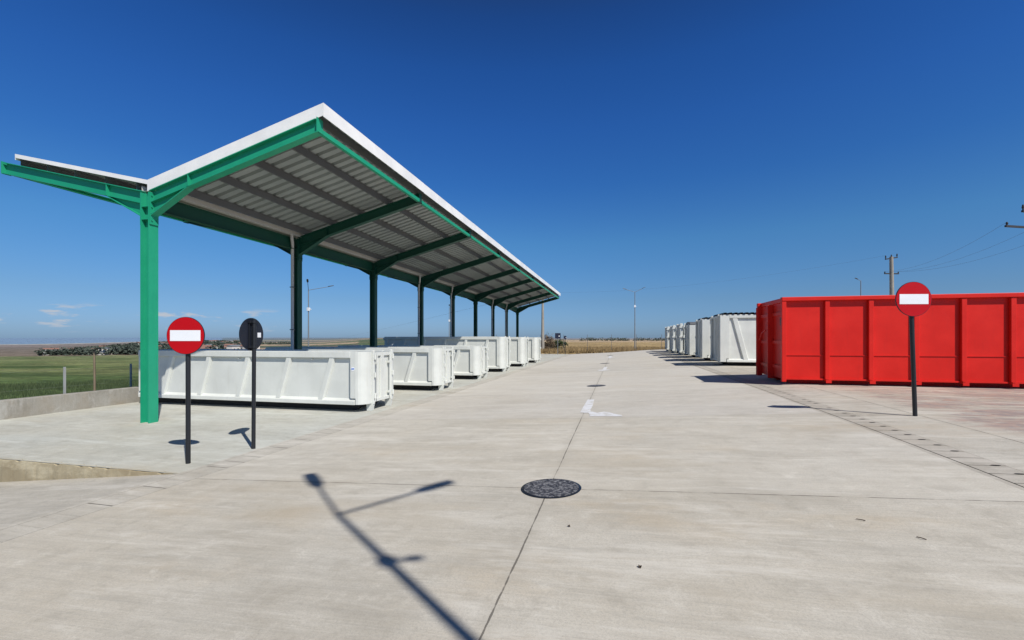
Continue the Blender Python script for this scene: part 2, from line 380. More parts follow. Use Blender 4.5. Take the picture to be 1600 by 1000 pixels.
for i in range(NF):
    s=S0+BAY*i
    # column: flanges face the road and the field
    mb=MB(); top=ZV-.02; h=.24; w=.22
    mb.box(*(-h/2,-h/2+.018),-w/2+s-S0,w/2+s-S0,0,top); mb.box(h/2-.018,h/2,-w/2+s-S0,w/2+s-S0,0,top)
    mb.box(-h/2+.018,h/2-.018,-.008+s-S0,.008+s-S0,0,top-.003)
    for zz in (top-.33,top-.62): mb.box(-h/2+.018,h/2-.018,-w/2+.01+s-S0,w/2-.01+s-S0,zz,zz+.014)
    mb.build('column',M['green'] if i==0 else M['green_shaded'],can)
    for side,ct in ((1,CR),(-1,CL)):
        c0=CC+side*.125; k=(h:=HB)
        mb=MB(); off=HB/2/math.cos(math.atan(slope))
        a=cl(c0,s,ztop(c0)-off); b=cl(ct,s,ztop(ct)-off)
        ibeam_prof(mb,a,b,HB,FW,(0,0,1))
        # haunch
        L=1.05; c1=c0+side*L
        A=Vector(cl(c0,s,ztop(c0)-2*off+.004)); B=Vector(cl(c1,s,ztop(c1)-2*off+.004)); D=A-Vector((0,0,.30))
        t=.007
        mb.hexa([A+Vector((0,-t,0)),B+Vector((0,-t,0)),D+Vector((0,-t,0))],[A+Vector((0,t,0)),B+Vector((0,t,0)),D+Vector((0,t,0))])
        mb.bar(D,B,FW,.018)
        # stiffener pairs, end plates
        for cs_ in (c1,):
            z1=ztop(cs_); mb.hexa([cl(cs_-.006,s-FW/2,z1-2*off+.01),cl(cs_+.006,s-FW/2,z1-2*off+.01),cl(cs_+.006,s+FW/2,z1-2*off+.01),cl(cs_-.006,s+FW/2,z1-2*off+.01)],
                                  [cl(cs_-.006,s-FW/2,z1-.012),cl(cs_+.006,s-FW/2,z1-.012),cl(cs_+.006,s+FW/2,z1-.012),cl(cs_-.006,s+FW/2,z1-.012)])
        z1=ztop(ct); x0,x1=sorted((ct,ct+side*.015))
        mb.box(x0-CC,x1-CC,s-S0-FW/2-.01,s-S0+FW/2+.01,z1-2*off-.01,z1+.01)
        x0,x1=sorted((c0-side*.001,c0+side*.02))
        mb.box(x0-CC,x1-CC,s-S0-FW/2-.012,s-S0+FW/2+.012,ZV-.75,ZV-.02)
        # bolt heads along the column plate
        for zz in (ZV-.10,ZV-.22,ZV-.36,ZV-.5,ZV-.66):
            for yy in (-.065,.065):
                xb=c0+side*.03-CC; mb.disc((xb,s-S0+yy,zz),(1,0,0),.016,.022,8)
        mb.build('roof_arm',M['green'] if i==0 else M['green_shaded'],can)
SA,SB=S0-.05,S0+BAY*(NF-1)+.25
# edge beams on the arm tips
for ct,side in ((CR,1),(CL,-1)):
    mb=MB(); z1=ztop(ct)-.185; x=ct-side*.03-CC
    for i in range(NF-1):
        y0=BAY*i+FW/2+.005; y1=BAY*(i+1)-FW/2-.005
        xa,xb=sorted((x+side*.055,x+side*.047)); mb.box(xa,xb,y0,y1,z1-.095,z1)
        xa,xb=sorted((x+side*.047,x-side*.03)); mb.box(xa,xb,y0,y1,z1-.095,z1-.087); mb.box(xa,xb,y0,y1,z1-.008,z1)
    mb.build('edge_beam',M['green'],can)
# longitudinal beam between column heads
mb=MB()
for i in range(NF-1):
    y0=BAY*i+.12; y1=BAY*(i+1)-.12
    ibeam_prof(mb,(0,y0,ZV-.21),(0,y1,ZV-.21),.36,.16,(0,0,1))
mb.build('head_beam',M['green_shaded'],can)
# purlins
PH=.17
for side,cs in ((1,[-10.02,-9.05,-8.05,-7.05,-6.08]),(-1,[-10.8,-11.75,-12.7,-13.6,-14.5])):
    for c in cs:
        mb=MB(); z0=ztop(c)+.003; x=c-CC
        y0=SA-S0+.06; y1=SB-S0-.06
        mb.box(x-.004,x+.004,y0,y1,z0,z0+PH)
        mb.box(x-.034,x-.004,y0,y1,z0,z0+.005); mb.box(x-.034,x+.034,y0,y1,z0+PH+.001,z0+PH+.006)
        mb.build('purlin',M['galv'],can)
# corrugated sheets
def sheet(c0,c1,name):
    per=.30; prof=[(0,0),(.115,0),(.135,.07),(.235,.07),(.255,0)]
    ys=[];y=SA
    while y<SB:
        for a,hh in prof:
            if y+a<SB: ys.append((y+a,hh))
        y+=per
    ys.append((SB,0))
    mb=MB(); vs=[]; nseg=5
    off=PH+.012
    for c in lin(c0,c1,nseg):
        for y,hh in ys: vs.append(cl(c,y,ztop(c)+off+hh))
    n=len(ys)
    mb.add(vs,[(j*n+i,j*n+i+1,(j+1)*n+i+1,(j+1)*n+i) for j in range(nseg-1) for i in range(n-1)])
    o=mb.build(name,M['sheet'],can)
    sd=o.modifiers.new('thick','SOLIDIFY'); sd.thickness=.004
CRO,CLO=CR+.13,CL+.42
sheet(CC+.16,CRO-.012,'roof_sheet'); sheet(CC-.16,CLO+.012,'roof_sheet')
# white fascias
def slab(mb,c0,c1,y0,y1,zlo,zhi):
    b=[cl(c0,y0,ztop(c0)+zlo),cl(c1,y0,ztop(c1)+zlo),cl(c1,y1,ztop(c1)+zlo),cl(c0,y1,ztop(c0)+zlo)]
    t=[cl(c0,y0,ztop(c0)+zhi),cl(c1,y0,ztop(c1)+zhi),cl(c1,y1,ztop(c1)+zhi),cl(c0,y1,ztop(c0)+zhi)]
    mb.hexa(b,t)
mb=MB(); slab(mb,CC+.02,CRO-.002,SA-.012,SA-.004,.004,.262); slab(mb,CC+.02,CRO-.002,SA-.004,SA+.12,.256,.262); mb.build('fascia',M['white_trim'],can)
mb=MB(); zf=ztop(CRO); nseg=8
for k in range(nseg):
    ya=SA-.012-S0+(SB-SA+.024)*k/nseg; yb=SA-.012-S0+(SB-SA+.024)*(k+1)/nseg-.006; j=random.Random(k).uniform(-.004,.004)
    mb.box(CRO-CC+j,CRO+.008+j-CC,ya,yb,zf-.02+j,zf+.262)
mb.box(CRO-.12-CC,CRO-CC,SA+.121-S0,SB+.012-S0,zf+.240,zf+.255); mb.build('fascia',M['white_trim'],can)
mb=MB(); slab(mb,CC+.02,CRO-.002,SB+.004,SB+.012,.10,.262); mb.build('fascia',M['white_trim'],can)
mb=MB(); slab(mb,CLO,CC+.018,SA-.012,SA-.004,.165,.262); slab(mb,CLO,CC+.018,SA-.004,SA+.12,.256,.262); mb.build('edge_trim',M['white_trim'],can)
mb=MB(); slab(mb,CLO,CC+.018,SB+.004,SB+.012,.165,.262); mb.build('edge_trim',M['white_trim'],can)
mb=MB(); zf=ztop(CLO); mb.box(CLO-.008-CC,CLO-CC,SA-.012-S0,SB+.012-S0,zf+.12,zf+.262); mb.build('edge_trim',M['white_trim'],can)
# gutter
mb=MB(); g0=SA-S0+.03; g1=SB-S0-.02; zg=ZV+.03
mb.box(-.19,.19,g0,g1,zg,zg+.006); mb.box(-.196,-.19,g0,g1,zg,zg+.13); mb.box(.19,.196,g0,g1,zg,zg+.13)
mb.build('gutter',M['pipe'],can)
for i in (1,3,4,6,7):
    y=BAY*i; mb=MB()
    mb.tube([(.14,y-.40,ZV+.03),(.14,y-.40,ZV-.10),(.10,y-.33,ZV-.20),(.0,y-.20,ZV-.42),(-.03,y-.165,ZV-.55),(-.03,y-.165,ZV-.9),(-.03,y-.165,.25),(-.03,y-.26,.08)],.05,12)
    dp=mb.build('downpipe',M['pipe'],can)
    for zz in (1.0,2.2,3.6): mb=MB(); mb.box(-.09,.03,y-.222,y-.108,zz,zz+.03); mb.build('pipe_clamp',M['galv'],dp)

# ------------------------------------------------------------------ containers
def place_root(name,label,group,c,s): return empty(name,(c,s,zroad(c,s+.5) if c>0 else 0.),label,'container',group)
def slanted(mb,d,xt,xb,y0,y1,z0,z1,w,taper=.03):
    # rib running from (xb,z0) to (xt,z1), proud from y1 (panel) out to y0
    b=[(d*(xb-w/2-taper),y1,z0),(d*(xb+w/2+taper),y1,z0),(d*(xb+w/2),y0,z0),(d*(xb-w/2),y0,z0)]
    t=[(d*(xt-w/2-taper),y1,z1),(d*(xt+w/2+taper),y1,z1),(d*(xt+w/2),y0,z1),(d*(xt-w/2),y0,z1)]
    mb.hexa(b,t)
def fbox(mb,d,x0,x1,y0,y1,z0,z1):
    a,b=sorted((d*x0,d*x1)); mb.box(a,b,y0,y1,z0,z1)
def skip(label,group,c,s,d,L,W,H,m,ribs,slant,lid=None,ends='round',name='open_container',tilt=0,zb=.20,ribw=.13):
    """open hook-lift container; x from the door end, near side at y=0"""
    e=place_root(name,label,group,c,s)
    rec=.085; ch=.30; x0=.42
    # shell
    mb=MB()
    for y in (rec,W-rec-.02): fbox(mb,d,.25,L-.06,y,y+.02,zb+.01,H-.03)
    fbox(mb,d,L-.08,L-.06,rec+.02,W-rec-.02,zb+.01,H-.03)
    fbox(mb,d,.12,L-.06,rec+.02,W-rec-.02,zb+.02,zb+.06)
    mb.build('body',m,e)
    # rails
    mb=MB()
    for y0,y1 in ((.0,.13),(W-.13,W)): fbox(mb,d,x0+.001,L,y0,y1,H-.17,H)
    fbox(mb,d,L-.13,L,.132,W-.132,H-.17,H)
    mb.build('top_rail',m,e,.015,2)
    mb=MB()
    for y0,y1,sg in ((0.,rec,1),(W-rec,W,-1)):
        ya=y0 if sg>0 else y1; yb=y1 if sg>0 else y0
        b=[(d*ch,ya,zb),(d*L,ya,zb),(d*L,yb,zb),(d*ch,yb,zb)]; t=[(d*ch,ya,zb+.10),(d*L,ya,zb+.10),(d*L,yb,zb+.17),(d*ch,yb,zb+.17)]
        mb.hexa(b,t)
    fbox(mb,d,L-.058,L,rec+.002,W-rec-.002,zb,zb+.16)
    mb.build('bottom_rail',m,e,.008)
    # wide plates at the door end, back posts
    for y0,y1 in ((0.005,rec-.002),(W-rec+.002,W-.005)):
        mb=MB(); fbox(mb,d,ch-.03,x0,y0,y1,zb+.172,H-.002); mb.build('corner_plate',m,e)
        mb=MB(); fbox(mb,d,L-.22,L-.004,y0,y1,zb+.172,H-.172); mb.build('back_post',m,e,.01)
    # rounded corner between side and door face
    for sg in (1,-1):
        mb=MB(); n=7; ring=[]
        for k in range(n):
            t=k/(n-1)*math.pi/2
            if ends=='round': ring.append((ch-.03-(ch-.05)*math.sin(t),.006+.34*(1-math.cos(t))))
            else: ring.append((ch-.03-(ch-.04)*min(1,k/2.),.006+.34*max(0,(k-2)/(n-3))))
        inner=[(ch+.0,.10)]+[(ch+.0,.40)]
        pl=ring+[(.04,.40),(ch-.03,.40)]
        Y=lambda y: y if sg>0 else W-y
        mb.hexa([(d*x,Y(y),zb+.01) for x,y in pl],[(d*x,Y(y),H-.01) for x,y in pl])
        mb.build('corner_plate',m,e)
    # door: two leaves with stiffeners
    zt=H-.04
    for y0,y1 in ((.42,W/2-.012),(W/2+.012,W-.42)):
        mb=MB(); fbox(mb,d,.05,.075,y0,y1,zb+.03,zt)
        fbox(mb,d,.0,.05,y0,y0+.07,zb+.03,zt); fbox(mb,d,.0,.05,y1-.07,y1,zb+.03,zt)
        fbox(mb,d,.0,.05,y0+.072,y1-.072,zt-.09,zt); fbox(mb,d,.0,.05,y0+.072,y1-.072,zb+.03,zb+.12)
        dr=mb.build('door',m,e,.006)
        mb=MB(); ym=y0+.12 if y0<W/2-.3 else y1-.12
        mb.tube([(d*-.035,ym,zb+.1),(d*-.035,ym,zt-.06)],.018,8)
        for zz in (zb+.2,zt-.3): fbox(mb,d,-.05,.0,ym-.05,ym+.05,zz,zz+.06)
        mb.build('lock_bar',m,dr)
    for sg in (0,1):
        y=.41 if sg==0 else W-.41
        mb=MB(); fbox(mb,d,-.03,.045,y-.045,y+.045,zb-.02,H+.03); hp=mb.build('hinge_post',m,e,.01)
        mb=MB()
        for zz in (zb+.14,(zb+H)/2,H-.22): mb=MB(); mb.tube([(d*-.055,y,zz),(d*-.055,y,zz+.13)],.032,10); mb.build('hinge',m,hp)
    # ribs
    for sidey in (0,1):
        for xr in ribs:
            mb=MB()
            if sidey==0: slanted(mb,d,xr,xr+slant,.012,rec-.001,zb+.115,H-.171,ribw)
            else: slanted(mb,d,xr,xr+slant,W-.012,W-rec+.001,zb+.115,H-.171,ribw)
            mb.build('rib',m,e,.008)
    # skids and front foot
    for y in (W*.27,W*.73):
        mb=MB()
        pr=[(.30,zb-.001),(.52,.0),(L-.15,.0),(L-.05,zb-.001)]
        mb.hexa([(d*x,y-.08,z) for x,z in pr],[(d*x,y+.08,z) for x,z in pr])
        mb.build('skid',M['rubber'] if m is M['white'] else m,e)
    for y0,y1 in ((.36,.46),(W-.46,W-.36)) if ends=='round' else ():
        mb=MB(); pr=[(.18,zb+.05),(-.03,zb+.05),(.02,.005),(.16,.005)]
        mb.hexa([(d*x,y0,z) for x,z in pr],[(d*x,y1,z) for x,z in pr]); mb.build('foot',m,e)
    # lug plates at the back and small rope hooks under the rail
    for zz in (zb+.02,H-.19):
        mb=MB(); fbox(mb,d,L+.002,L+.14,.10,.22,zz,zz+.13); mb.build('lug',m,e,.01)
    for k in range(0,5,2):
        mb=MB(); x=ribs[0]+.6+k*(L-1.6)/5; fbox(mb,d,x,x+.025,.03,rec,H-.22,H-.18); mb.build('rope_hook',m,e)
    if lid=='corrugated':
        mb=MB(); n=int((L-.2)/.14); prof=[]
        for i in range(n):
            x=.1+i*.24
            if x>L-.25: break
            prof+=[(x,0),(x+.06,0),(x+.085,.085),(x+.19,.085),(x+.215,0)]
        q=len(prof)
        vs=[]
        for y in lin(-.03,W+.03,5):
            z=H+.012; vs+=[(d*x,y,z+h) for x,h in prof]
        mb.add(vs,[(j*q+i,j*q+i+1,(j+1)*q+i+1,(j+1)*q+i) for j in range(4) for i in range(q-1)])
        o=mb.build('lid',M['rubber'],e); sd=o.modifiers.new('t','SOLIDIFY'); sd.thickness=.01
    if lid=='arched':
        mb=MB(); vs=[]
        n=9
        for x in (.05,L-.05):
            for k in range(n):
                t=math.pi*k/(n-1); vs.append((d*x,W/2-math.cos(t)*(W/2+.02),H+.02+.22*math.sin(t)))
        mb.add(vs,[(k,k+1,n+k+1,n+k) for k in range(n-1)],True); mb.add([vs[k] for k in range(n)],[tuple(range(n))]); mb.add([vs[n+k] for k in range(n)],[tuple(range(n))])
        mb.build('lid',M['galv'],e)
    return e
GL='white open containers in a row under the shelter'
ribsL=[.98+1.31*i for i in range(5)]
low=skip('nearest low white container beside the front column, with a small blue and white sticker',GL,-6.30,10.3,-1,7.42,1.78,1.58,M['white'],ribsL,.34)
lows=[low]
for s,lab in ((15.2,'second low white container from the front under the shelter'),(19.95,'third low white container, just in front of the first tall one')):
    o=copy_tree(low); o.location=(-6.30,s,0); o['label']=lab; lows.append(o)
tall=skip('first of the taller white containers, half in the shadow of the shelter',GL,-6.35,24.9,-1,7.55,1.78,2.05,M['white'],ribsL,.40)
for s,lab in ((30.1,'tall white container second from the far end of the shelter'),(35.3,'tall white container farthest along under the shelter')):
    o=copy_tree(tall); o.location=(-6.25,s,0); o['label']=lab
# sticker
st=MB(); st.disc((-.345,.002,1.13),(0,-1,0),.055,.004,24); so=st.build('sticker',M['sign_white'],low); so['label']='round white sticker with a blue oval'
st=MB(); st.hexa([(-.345-.045,-.0015,1.115),(-.345+.045,-.0015,1.12),(-.345+.045,-.0015,1.15),(-.345-.045,-.0015,1.145)],[(-.345-.045,.0,1.115),(-.345+.045,.0,1.12),(-.345+.045,.0,1.15),(-.345-.045,.0,1.145)]); st.build('logo',M['blue'],so)

GR='white containers in a row on the right side of the road'
ribsR=[.66+1.28*i for i in range(5)]
w1=skip('white lidded container with a slanted rib, nearest behind the red container',GR,4.85,23.5,1,7.2,2.4,2.5,M['white'],ribsR,.5,lid='corrugated',ends='flat',name='lidded_container',ribw=.2)
w2=copy_tree(w1); w2.location=(4.85,28.25,zroad(4.85,28)); w2['label']='white lidded container second from the red one'
w3=skip('white container with a rounded lid, third from the red one',GR,4.85,33.0,1,7.2,2.4,2.3,M['white'],ribsR,.5,lid='arched',ends='flat',name='lidded_container',ribw=.2)

def closed(label,c,s):
    e=place_root('closed_container',label,GR,c,s); d=1; L=7.2; W=2.4; H=2.55; zb=.22; m=M['white']
    mb=MB(); mb.box(.55,L,.06,W-.06,zb,H-.05); mb.build('body',m,e,.01)
    mb=MB(); mb.box(.0,.14,.1,W-.1,zb+.1,H-.05); dr=mb.build('door',m,e,.01)
    for y in (.6,1.1,1.3,1.8): mb=MB(); mb.box(-.05,-.001,y-.03,y+.03,zb+.1,H-.06); mb.build('lock_bar',m,dr)
    for x0,x1 in ((.0,.19),(.30,.52)):
        for ya,yb in ((.0,.098),(W-.098,W)): mb=MB(); mb.box(x0,x1,ya,yb,zb+.02,H); mb.build('hinge_post',m,e,.012)
    for z in (zb+.02,(zb+H)/2+.05,H-.35):
        mb=MB(); mb.box(-.06,.60,-.07,-.002,z,z+.13); mb.tube([(.25,-.09,z-.05),(.25,-.09,z+.18)],.05,10); mb.build('hinge',m,e)
    for x in [.9+.62*i for i in range(10)]:
        mb=MB(); mb.box(x,x+.12,-.02,.059,zb+.05,H-.1); mb.build('rib',m,e,.01)
    for y in (.65,1.75):
        mb=MB(); pr=[(.25,zb-.001),(.5,0),(L-.1,0),(L-.02,zb-.001)]; mb.hexa([(x,y-.09,z) for x,z in pr],[(x,y+.09,z) for x,z in pr]); mb.build('skid',M['rubber'],e)
    for y in (.35,W-.35):
        mb=MB(); mb.tube([(.22,y-.08,.13),(.22,y+.08,.13)],.13,14); mb.build('roller',m,e)
    return e
k1=closed('white closed container with hinged end posts, just past the rounded lid',4.85,37.75)
for s,lab in ((42.5,'white closed container second from the far end of the right row'),(47.2,'white closed container farthest away on the right')):
    o=copy_tree(k1); o.location=(4.85,s,zroad(4.85,s)); o['label']=lab

# red container
RC,RS=4.63,14.4
red=empty('red_container',(RC,RS,zroad(RC,RS+.5)),'large bright red open container on the right of the road','container')
m=M['red']; L=7.9; W=2.45; H=2.55; zb=.16; rec=.115
mb=MB()
for y in (rec,W-rec-.02): mb.box(.10,L-.05,y,y+.02,zb,H-.02)
mb.box(L-.07,L-.05,rec+.022,W-rec-.022,zb,H-.02); mb.box(.12,L-.072,rec+.022,W-rec-.022,zb+.01,zb+.06)
mb.build('body',m,red)
mb=MB()
for y0,y1 in ((.0,.16),(W-.16,W)): mb.box(.0,L,y0,y1,H-.115,H)
mb.box(L-.13,L,.162,W-.162,H-.13,H); mb.box(.10,.22,.162,W-.162,H-.13,H)
mb.build('top_rail',m,red,.012,2)
for y0,y1 in ((rec-.045,rec-.002),(W-rec+.002,W-rec+.045)): mb=MB(); mb.box(.12,L-.1,y0,y1,zb+.005,zb+.05); mb.build('bottom_rail',m,red)
for y0,y1 in ((rec-.022,rec-.001),(W-rec+.001,W-rec+.022)): mb=MB(); mb.box(.12,L-.1,y0,y1,.865,.885); mb.build('seam_ledge',m,red)
for y0,y1,ym in ((.025,rec-.001,1),(W-rec+.001,W-.025,-1)):
    for x in [1.17+1.075*i for i in range(7)]:
        mb=MB(); mb.box(x-.06,x+.06,y0,y1,zb-.02,H-.116); rb=mb.build('rib',m,red,.012,2)
        mb=MB(); yy=(y0-.03,y0-.001) if ym>0 else (y1+.001,y1+.03); mb.box(x-.05,x+.09,*yy,zb-.07,zb+.02); mb.box(x-.05,x+.03,yy[0],yy[1],zb+.03,zb+.05); mb.build('foot',m,rb)
    mb=MB(); mb.box(.0,.12,y0-.01,y1,zb-.06,H-.116); mb.build('corner_post',m,red,.012,2)
# door end: recessed leaves with standing fins
for y0,y1 in ((.165,1.16),(1.20,W-.09)):
    mb=MB(); mb.box(.13,.16,y0,y1,zb+.02,H-.14); dr=mb.build('door',m,red,.006)
    for zz in (zb+.3,1.2,H-.5): mb=MB(); mb.box(.085,.129,y0+.02,y1-.02,zz,zz+.09); mb.build('door_bar',m,dr)
for y in (1.165,W-.075):
    mb=MB(); mb.hexa([(-.03,y,zb-.05),(.16,y,zb-.05),(.16,y+.03,zb-.05),(-.03,y+.03,zb-.05)],[(-.03,y,H-.15),(.16,y,H-.15),(.16,y+.03,H-.15),(-.03,y+.03,H-.15)])
    mb.build('door_fin',m,red,.006)
mb=MB(); mb.tube([(-.05,1.30,1.62),(-.07,1.65,1.52),(-.04,1.95,1.30)],.022,8); mb.build('door_handle',m,red)
mb=MB(); mb.box(.121,.129,.42,.56,1.75,1.98); mb.build('data_plate',M['black'],red)
for y in (W*.28,W*.72):
    mb=MB(); pr=[(.2,zb-.001),(.45,0),(L-.1,0),(L-.02,zb-.001)]; mb.hexa([(x,y-.09,z) for x,z in pr],[(x,y+.09,z) for x,z in pr]); mb.build('skid',m,red)

# ------------------------------------------------------------------ signs
def round_sign(label,c,s,zb,zc,dia,ncam,lean=0,back=False,poleh=None):
    e=empty('no_entry_sign',(c,s,zb),label,'road sign','round no entry signs on black poles')
    n=Vector((*cam2site(*ncam),0)).normalized()
    a=Vector((0,0,1)).cross(n)
    h=zc-zb; top=Vector((CY*lean,SY*lean,0))
    mb=MB(); mb.tube([(0,0,-.05),tuple(top*((h+dia*.46)/h)+Vector((0,0,h+dia*.46)))],.033,14); mb.build('pole',M['black'],e)
    ctr=top+Vector((0,0,h))+n*.05
    mb=MB(); mb.disc(ctr,n,dia/2,.012,64); pl=mb.build('sign_plate',M['sign_back'],e)
    mb=MB(); mb.disc(ctr+n*.008,n,dia/2*.975,.004,64); f=mb.build('sign_face',M['sign_red'],pl)
    mb=MB(); w=dia*.40; hh=dia*.143; q=ctr+n*.012
    P=[q+a*x+Vector((0,0,z)) for x,z in ((-w,-hh),(w,-hh),(w,hh),(-w,hh))]
    mb.hexa(P,[p+n*.002 for p in P]); mb.build('white_bar',M['sign_white'],pl)
    mb=MB()
    for zz in (-dia*.38,dia*.38):
        o=ctr-n*.025+Vector((0,0,zz)); P=[o+a*x+Vector((0,0,z)) for x,z in ((-.10,-.02),(.10,-.02),(.10,.02),(-.10,.02))]
        mb.hexa([p-n*.018 for p in P],[p+n*.018 for p in P])
        mb.tube([tuple(o-n*.025+Vector((0,0,-.02))),tuple(o-n*.025+Vector((0,0,.02)))],.045,12)
    for x in (-.075,.075):
        o=ctr-n*.012+a*x; mb.hexa([o+a*xx+n*yy+Vector((0,0,-dia*.36)) for xx,yy in ((-.008,-.012),(.008,-.012),(.008,.004),(-.008,.004))],[o+a*xx+n*yy+Vector((0,0,dia*.36)) for xx,yy in ((-.008,-.012),(.008,-.012),(.008,.004),(-.008,.004))])
    mb.build('bracket',M['black'],pl)
    if back:
        o=ctr-n*.008-a*(dia*.31)-Vector((0,0,dia*.02)); P=[o+a*x+Vector((0,0,z)) for x,z in ((-.042,-.042),(.042,-.042),(.042,.042),(-.042,.042))]
        mb=MB(); mb.hexa([p-n*.003 for p in P],P); sk=mb.build('sticker',M['sign_white'],pl)
    return e
x,Y=-.7229*6.856,6.856; c,s=cam2site(x,Y)
round_sign('round red no entry sign facing the viewer in front of the green column',c,s,0,EZ+.055,.568,(0.02,-1))
x,Y=-.5771*7.78,7.78; c,s=cam2site(x,Y)
round_sign('sign turned away showing its dark back with a small white sticker',c,s,0,EZ+.085,.57,(-.989,.15),back=True,lean=.012)
x,Y=.9*7.77,7.77; c,s=cam2site(x,Y)
round_sign('leaning round red no entry sign in front of the red container',c,s,zroad(c,s),EZ+.69,.60,(-.04,-1),lean=-.075)

# ------------------------------------------------------------------ street lamps
def lamp(label,c,s,zb,zj,arms,drop,camoff,r0=.085,r1=.045,bw=.12):
    e=empty('street_lamp',(c,s,zb),label,'street lamp','tall grey street lamps')
    h=zj-zb
    mb=MB(); mb.tube([(0,0,-.3),(0,0,h-drop-.05),(0,0,h)],[r0,r0*.62,r1],14); mb.build('pole',M['lamp'],e)
    for ax,ay,az in arms:
        v=Vector((ax,ay,az)); d=v.normalized(); L=v.length
        mb=MB(); mb.tube([(0,0,h-.02),tuple(Vector((0,0,h-.02))+d*(L-.25))],.026,8); am=mb.build('arm',M['lamp'],e)
        a=Vector((0,0,h))+d*(L-.28); b=Vector((0,0,h))+d*(L+.30)
        mb=MB(); sx=d.cross(Vector((0,0,1))).normalized(); uz=sx.cross(d)
        secs=[(0,.035,.035),(.10,.085,.045),(.34,.095,.045),(.53,.085,.035),(.56,.055,.022)]
        vs=[];
        for t,w,hh in secs:
            o=a+d*t
            vs+=[o-sx*w-uz*hh*.5,o+sx*w-uz*hh*.5,o+sx*w*.8+uz*hh,o-sx*w*.8+uz*hh]
        fs=[(3,2,1,0),(16,17,18,19)]+[(i*4+k,i*4+(k+1)%4,i*4+4+(k+1)%4,i*4+4+k) for i in range(4) for k in range(4)]
        mb.add(vs,fs); mb.build('lamp_head',M['lamp_dark'],am,.01)
    if camoff:
        mb=MB(); z=h-drop; mb.box(-bw,bw,-bw,bw,z-1.4*bw,z+1.4*bw); bx=mb.build('junction_box',M['sign_white'],e,.01)
        ox,oy=camoff; v=Vector((ox,oy,0)); d=v.normalized()
        mb=MB(); mb.tube([(0,0,z),tuple(v*.5+Vector((0,0,z)))],.02,8)
        mb.tube([tuple(v*.55+Vector((0,0,z-.0))),tuple(v+Vector((0,0,z)))],.036,10); mb.build('camera',M['sign_white'],bx)
    return e
t=9.0; lc,ls=-2.74+.72*t,3.98-.60*t
lamp('tall street lamp behind the viewer whose shadow falls across the road',lc,ls,zroad(lc,ls),EZ-1.756+t,[(-.68,.72,.48),(.98,.66,.48)],1.36,(.24,.10),.062,.032,.055)
def lamp_cam(label,u,Y,zb,zj,arms,drop,camoff=(.35,0)):
    x=(u-800)/700*Y; c,s=cam2site(x,Y)
    ar=[(*cam2site(a,b),dz) for a,b,dz in arms]; co=cam2site(*camoff) if camoff else None
    lamp(label,c,s,zb+EZ,zj+EZ,ar,drop,co)
lamp_cam('street lamp seen between the first columns under the shelter',482,45,-4.4,4.95,[(.5,-1.3,.75),(2.0,.6,.45)],1.95,(.3,0))
lamp_cam('street lamp pole seen behind the middle columns of the shelter',702,75,-4.2,5.1,[(.2,-1.4,.5),(.25,1.4,.5)],2.0,(.3,.1))
lamp_cam('double armed street lamp standing alone at the far end of the road',992,66,-1.55,6.95,[(-1.5,0,.45),(1.3,0,.62)],2.1,(.2,.0))
lamp_cam('small single street lamp rising above the red container',1345,62,-1.5,8.1,[(-.75,-.2,.25)],1.4,None)

# ------------------------------------------------------------------ utility poles and wires
def upole(u,Y,zb,zt,label,r0,r1,arm=None,m='pole_conc',lean=0,name='utility_pole',group='utility poles carrying wires'):
    x=(u-800)/700*Y; c,s=cam2site(x,Y); e=empty(name,(c,s,zb+EZ),label,'utility pole',group)
    h=zt-zb; lv=Vector((*cam2site(lean,0),0))
    mb=MB(); mb.tube([(0,0,-.5),tuple(lv+Vector((0,0,h)))],[r0,r1],14); mb.build('pole',M[m],e)
    tops=[]
    for (dz,half,ax,tilt,ins) in (arm or []):
        dv=Vector((*cam2site(*ax),0)).normalized()
        o=lv*((h+dz)/h)+Vector((0,0,h+dz))
        A=o-dv*half+Vector((0,0,-tilt)); B=o+dv*half+Vector((0,0,tilt))
        mb=MB(); mb.bar(A,B,.09,.09); ca=mb.build('cross_arm',M['wire'],e)
        for k in (0.02,.5,.98):
            p=A+(B-A)*k; mb=MB()
            mb.tube([tuple(p),tuple(p+Vector((0,0,ins*.4))),tuple(p+Vector((0,0,ins*.5))),tuple(p+Vector((0,0,ins)))],[.03,.03,.055,.03],8); mb.build('insulator',M['wire'],ca)
            tops.append(Vector(e.location)+p+Vector((0,0,ins)))
    return e,tops
pA,tA=upole(848,62,-1.8,6.4,'plain concrete utility pole at the far end of the shelter',.26,.13,[(-.15,.7,(.8,.6),0,.3)])
pB,tB=upole(1395,36,-1.4,6.62,'concrete utility pole with a tilted crossarm above the red container',.19,.125,[(-.12,.55,(1,.15),.09,.3),(-1.35,.62,(1,.1),0,.16)],lean=-.12)
pC,tC=upole(1626,22,-1.4,6.3,'utility pole at the right frame edge showing only its crossarms',.22,.15,[(-.1,1.3,(1,.25),.0,.32),(-.85,1.95,(1,.1),-.06,.2)])
x=-.60*240; 
pD,tD=upole(470,420,-25,-4,'far off utility pole on the fields beyond the shelter',.3,.2,[(-.3,.9,(.8,.6),0,.3)])
def wire(a,b,sag,r,label,group):
    mb=MB(); a=Vector(a); b=Vector(b); mid=(a+b)/2
    pts=[a+(b-a)*k/24-Vector((0,0,sag*4*(k/24)*(1-k/24))) for k in range(25)]
    mb.tube([tuple(p-a) for p in pts],r,5,False); o=mb.build('overhead_wire',M['line'],None,loc=a); tag(o,label,'wire',group)
gw='overhead wires sagging between the two right utility poles'
for k in range(3): wire(tB[3+k],tC[3+k],.55,.005,'thin overhead wire sagging from the crossarm pole to the right frame edge',gw)
wire(tA[2],tB[0],.9,.0035,'thin overhead wire crossing the sky from the shelter to the crossarm pole',None)
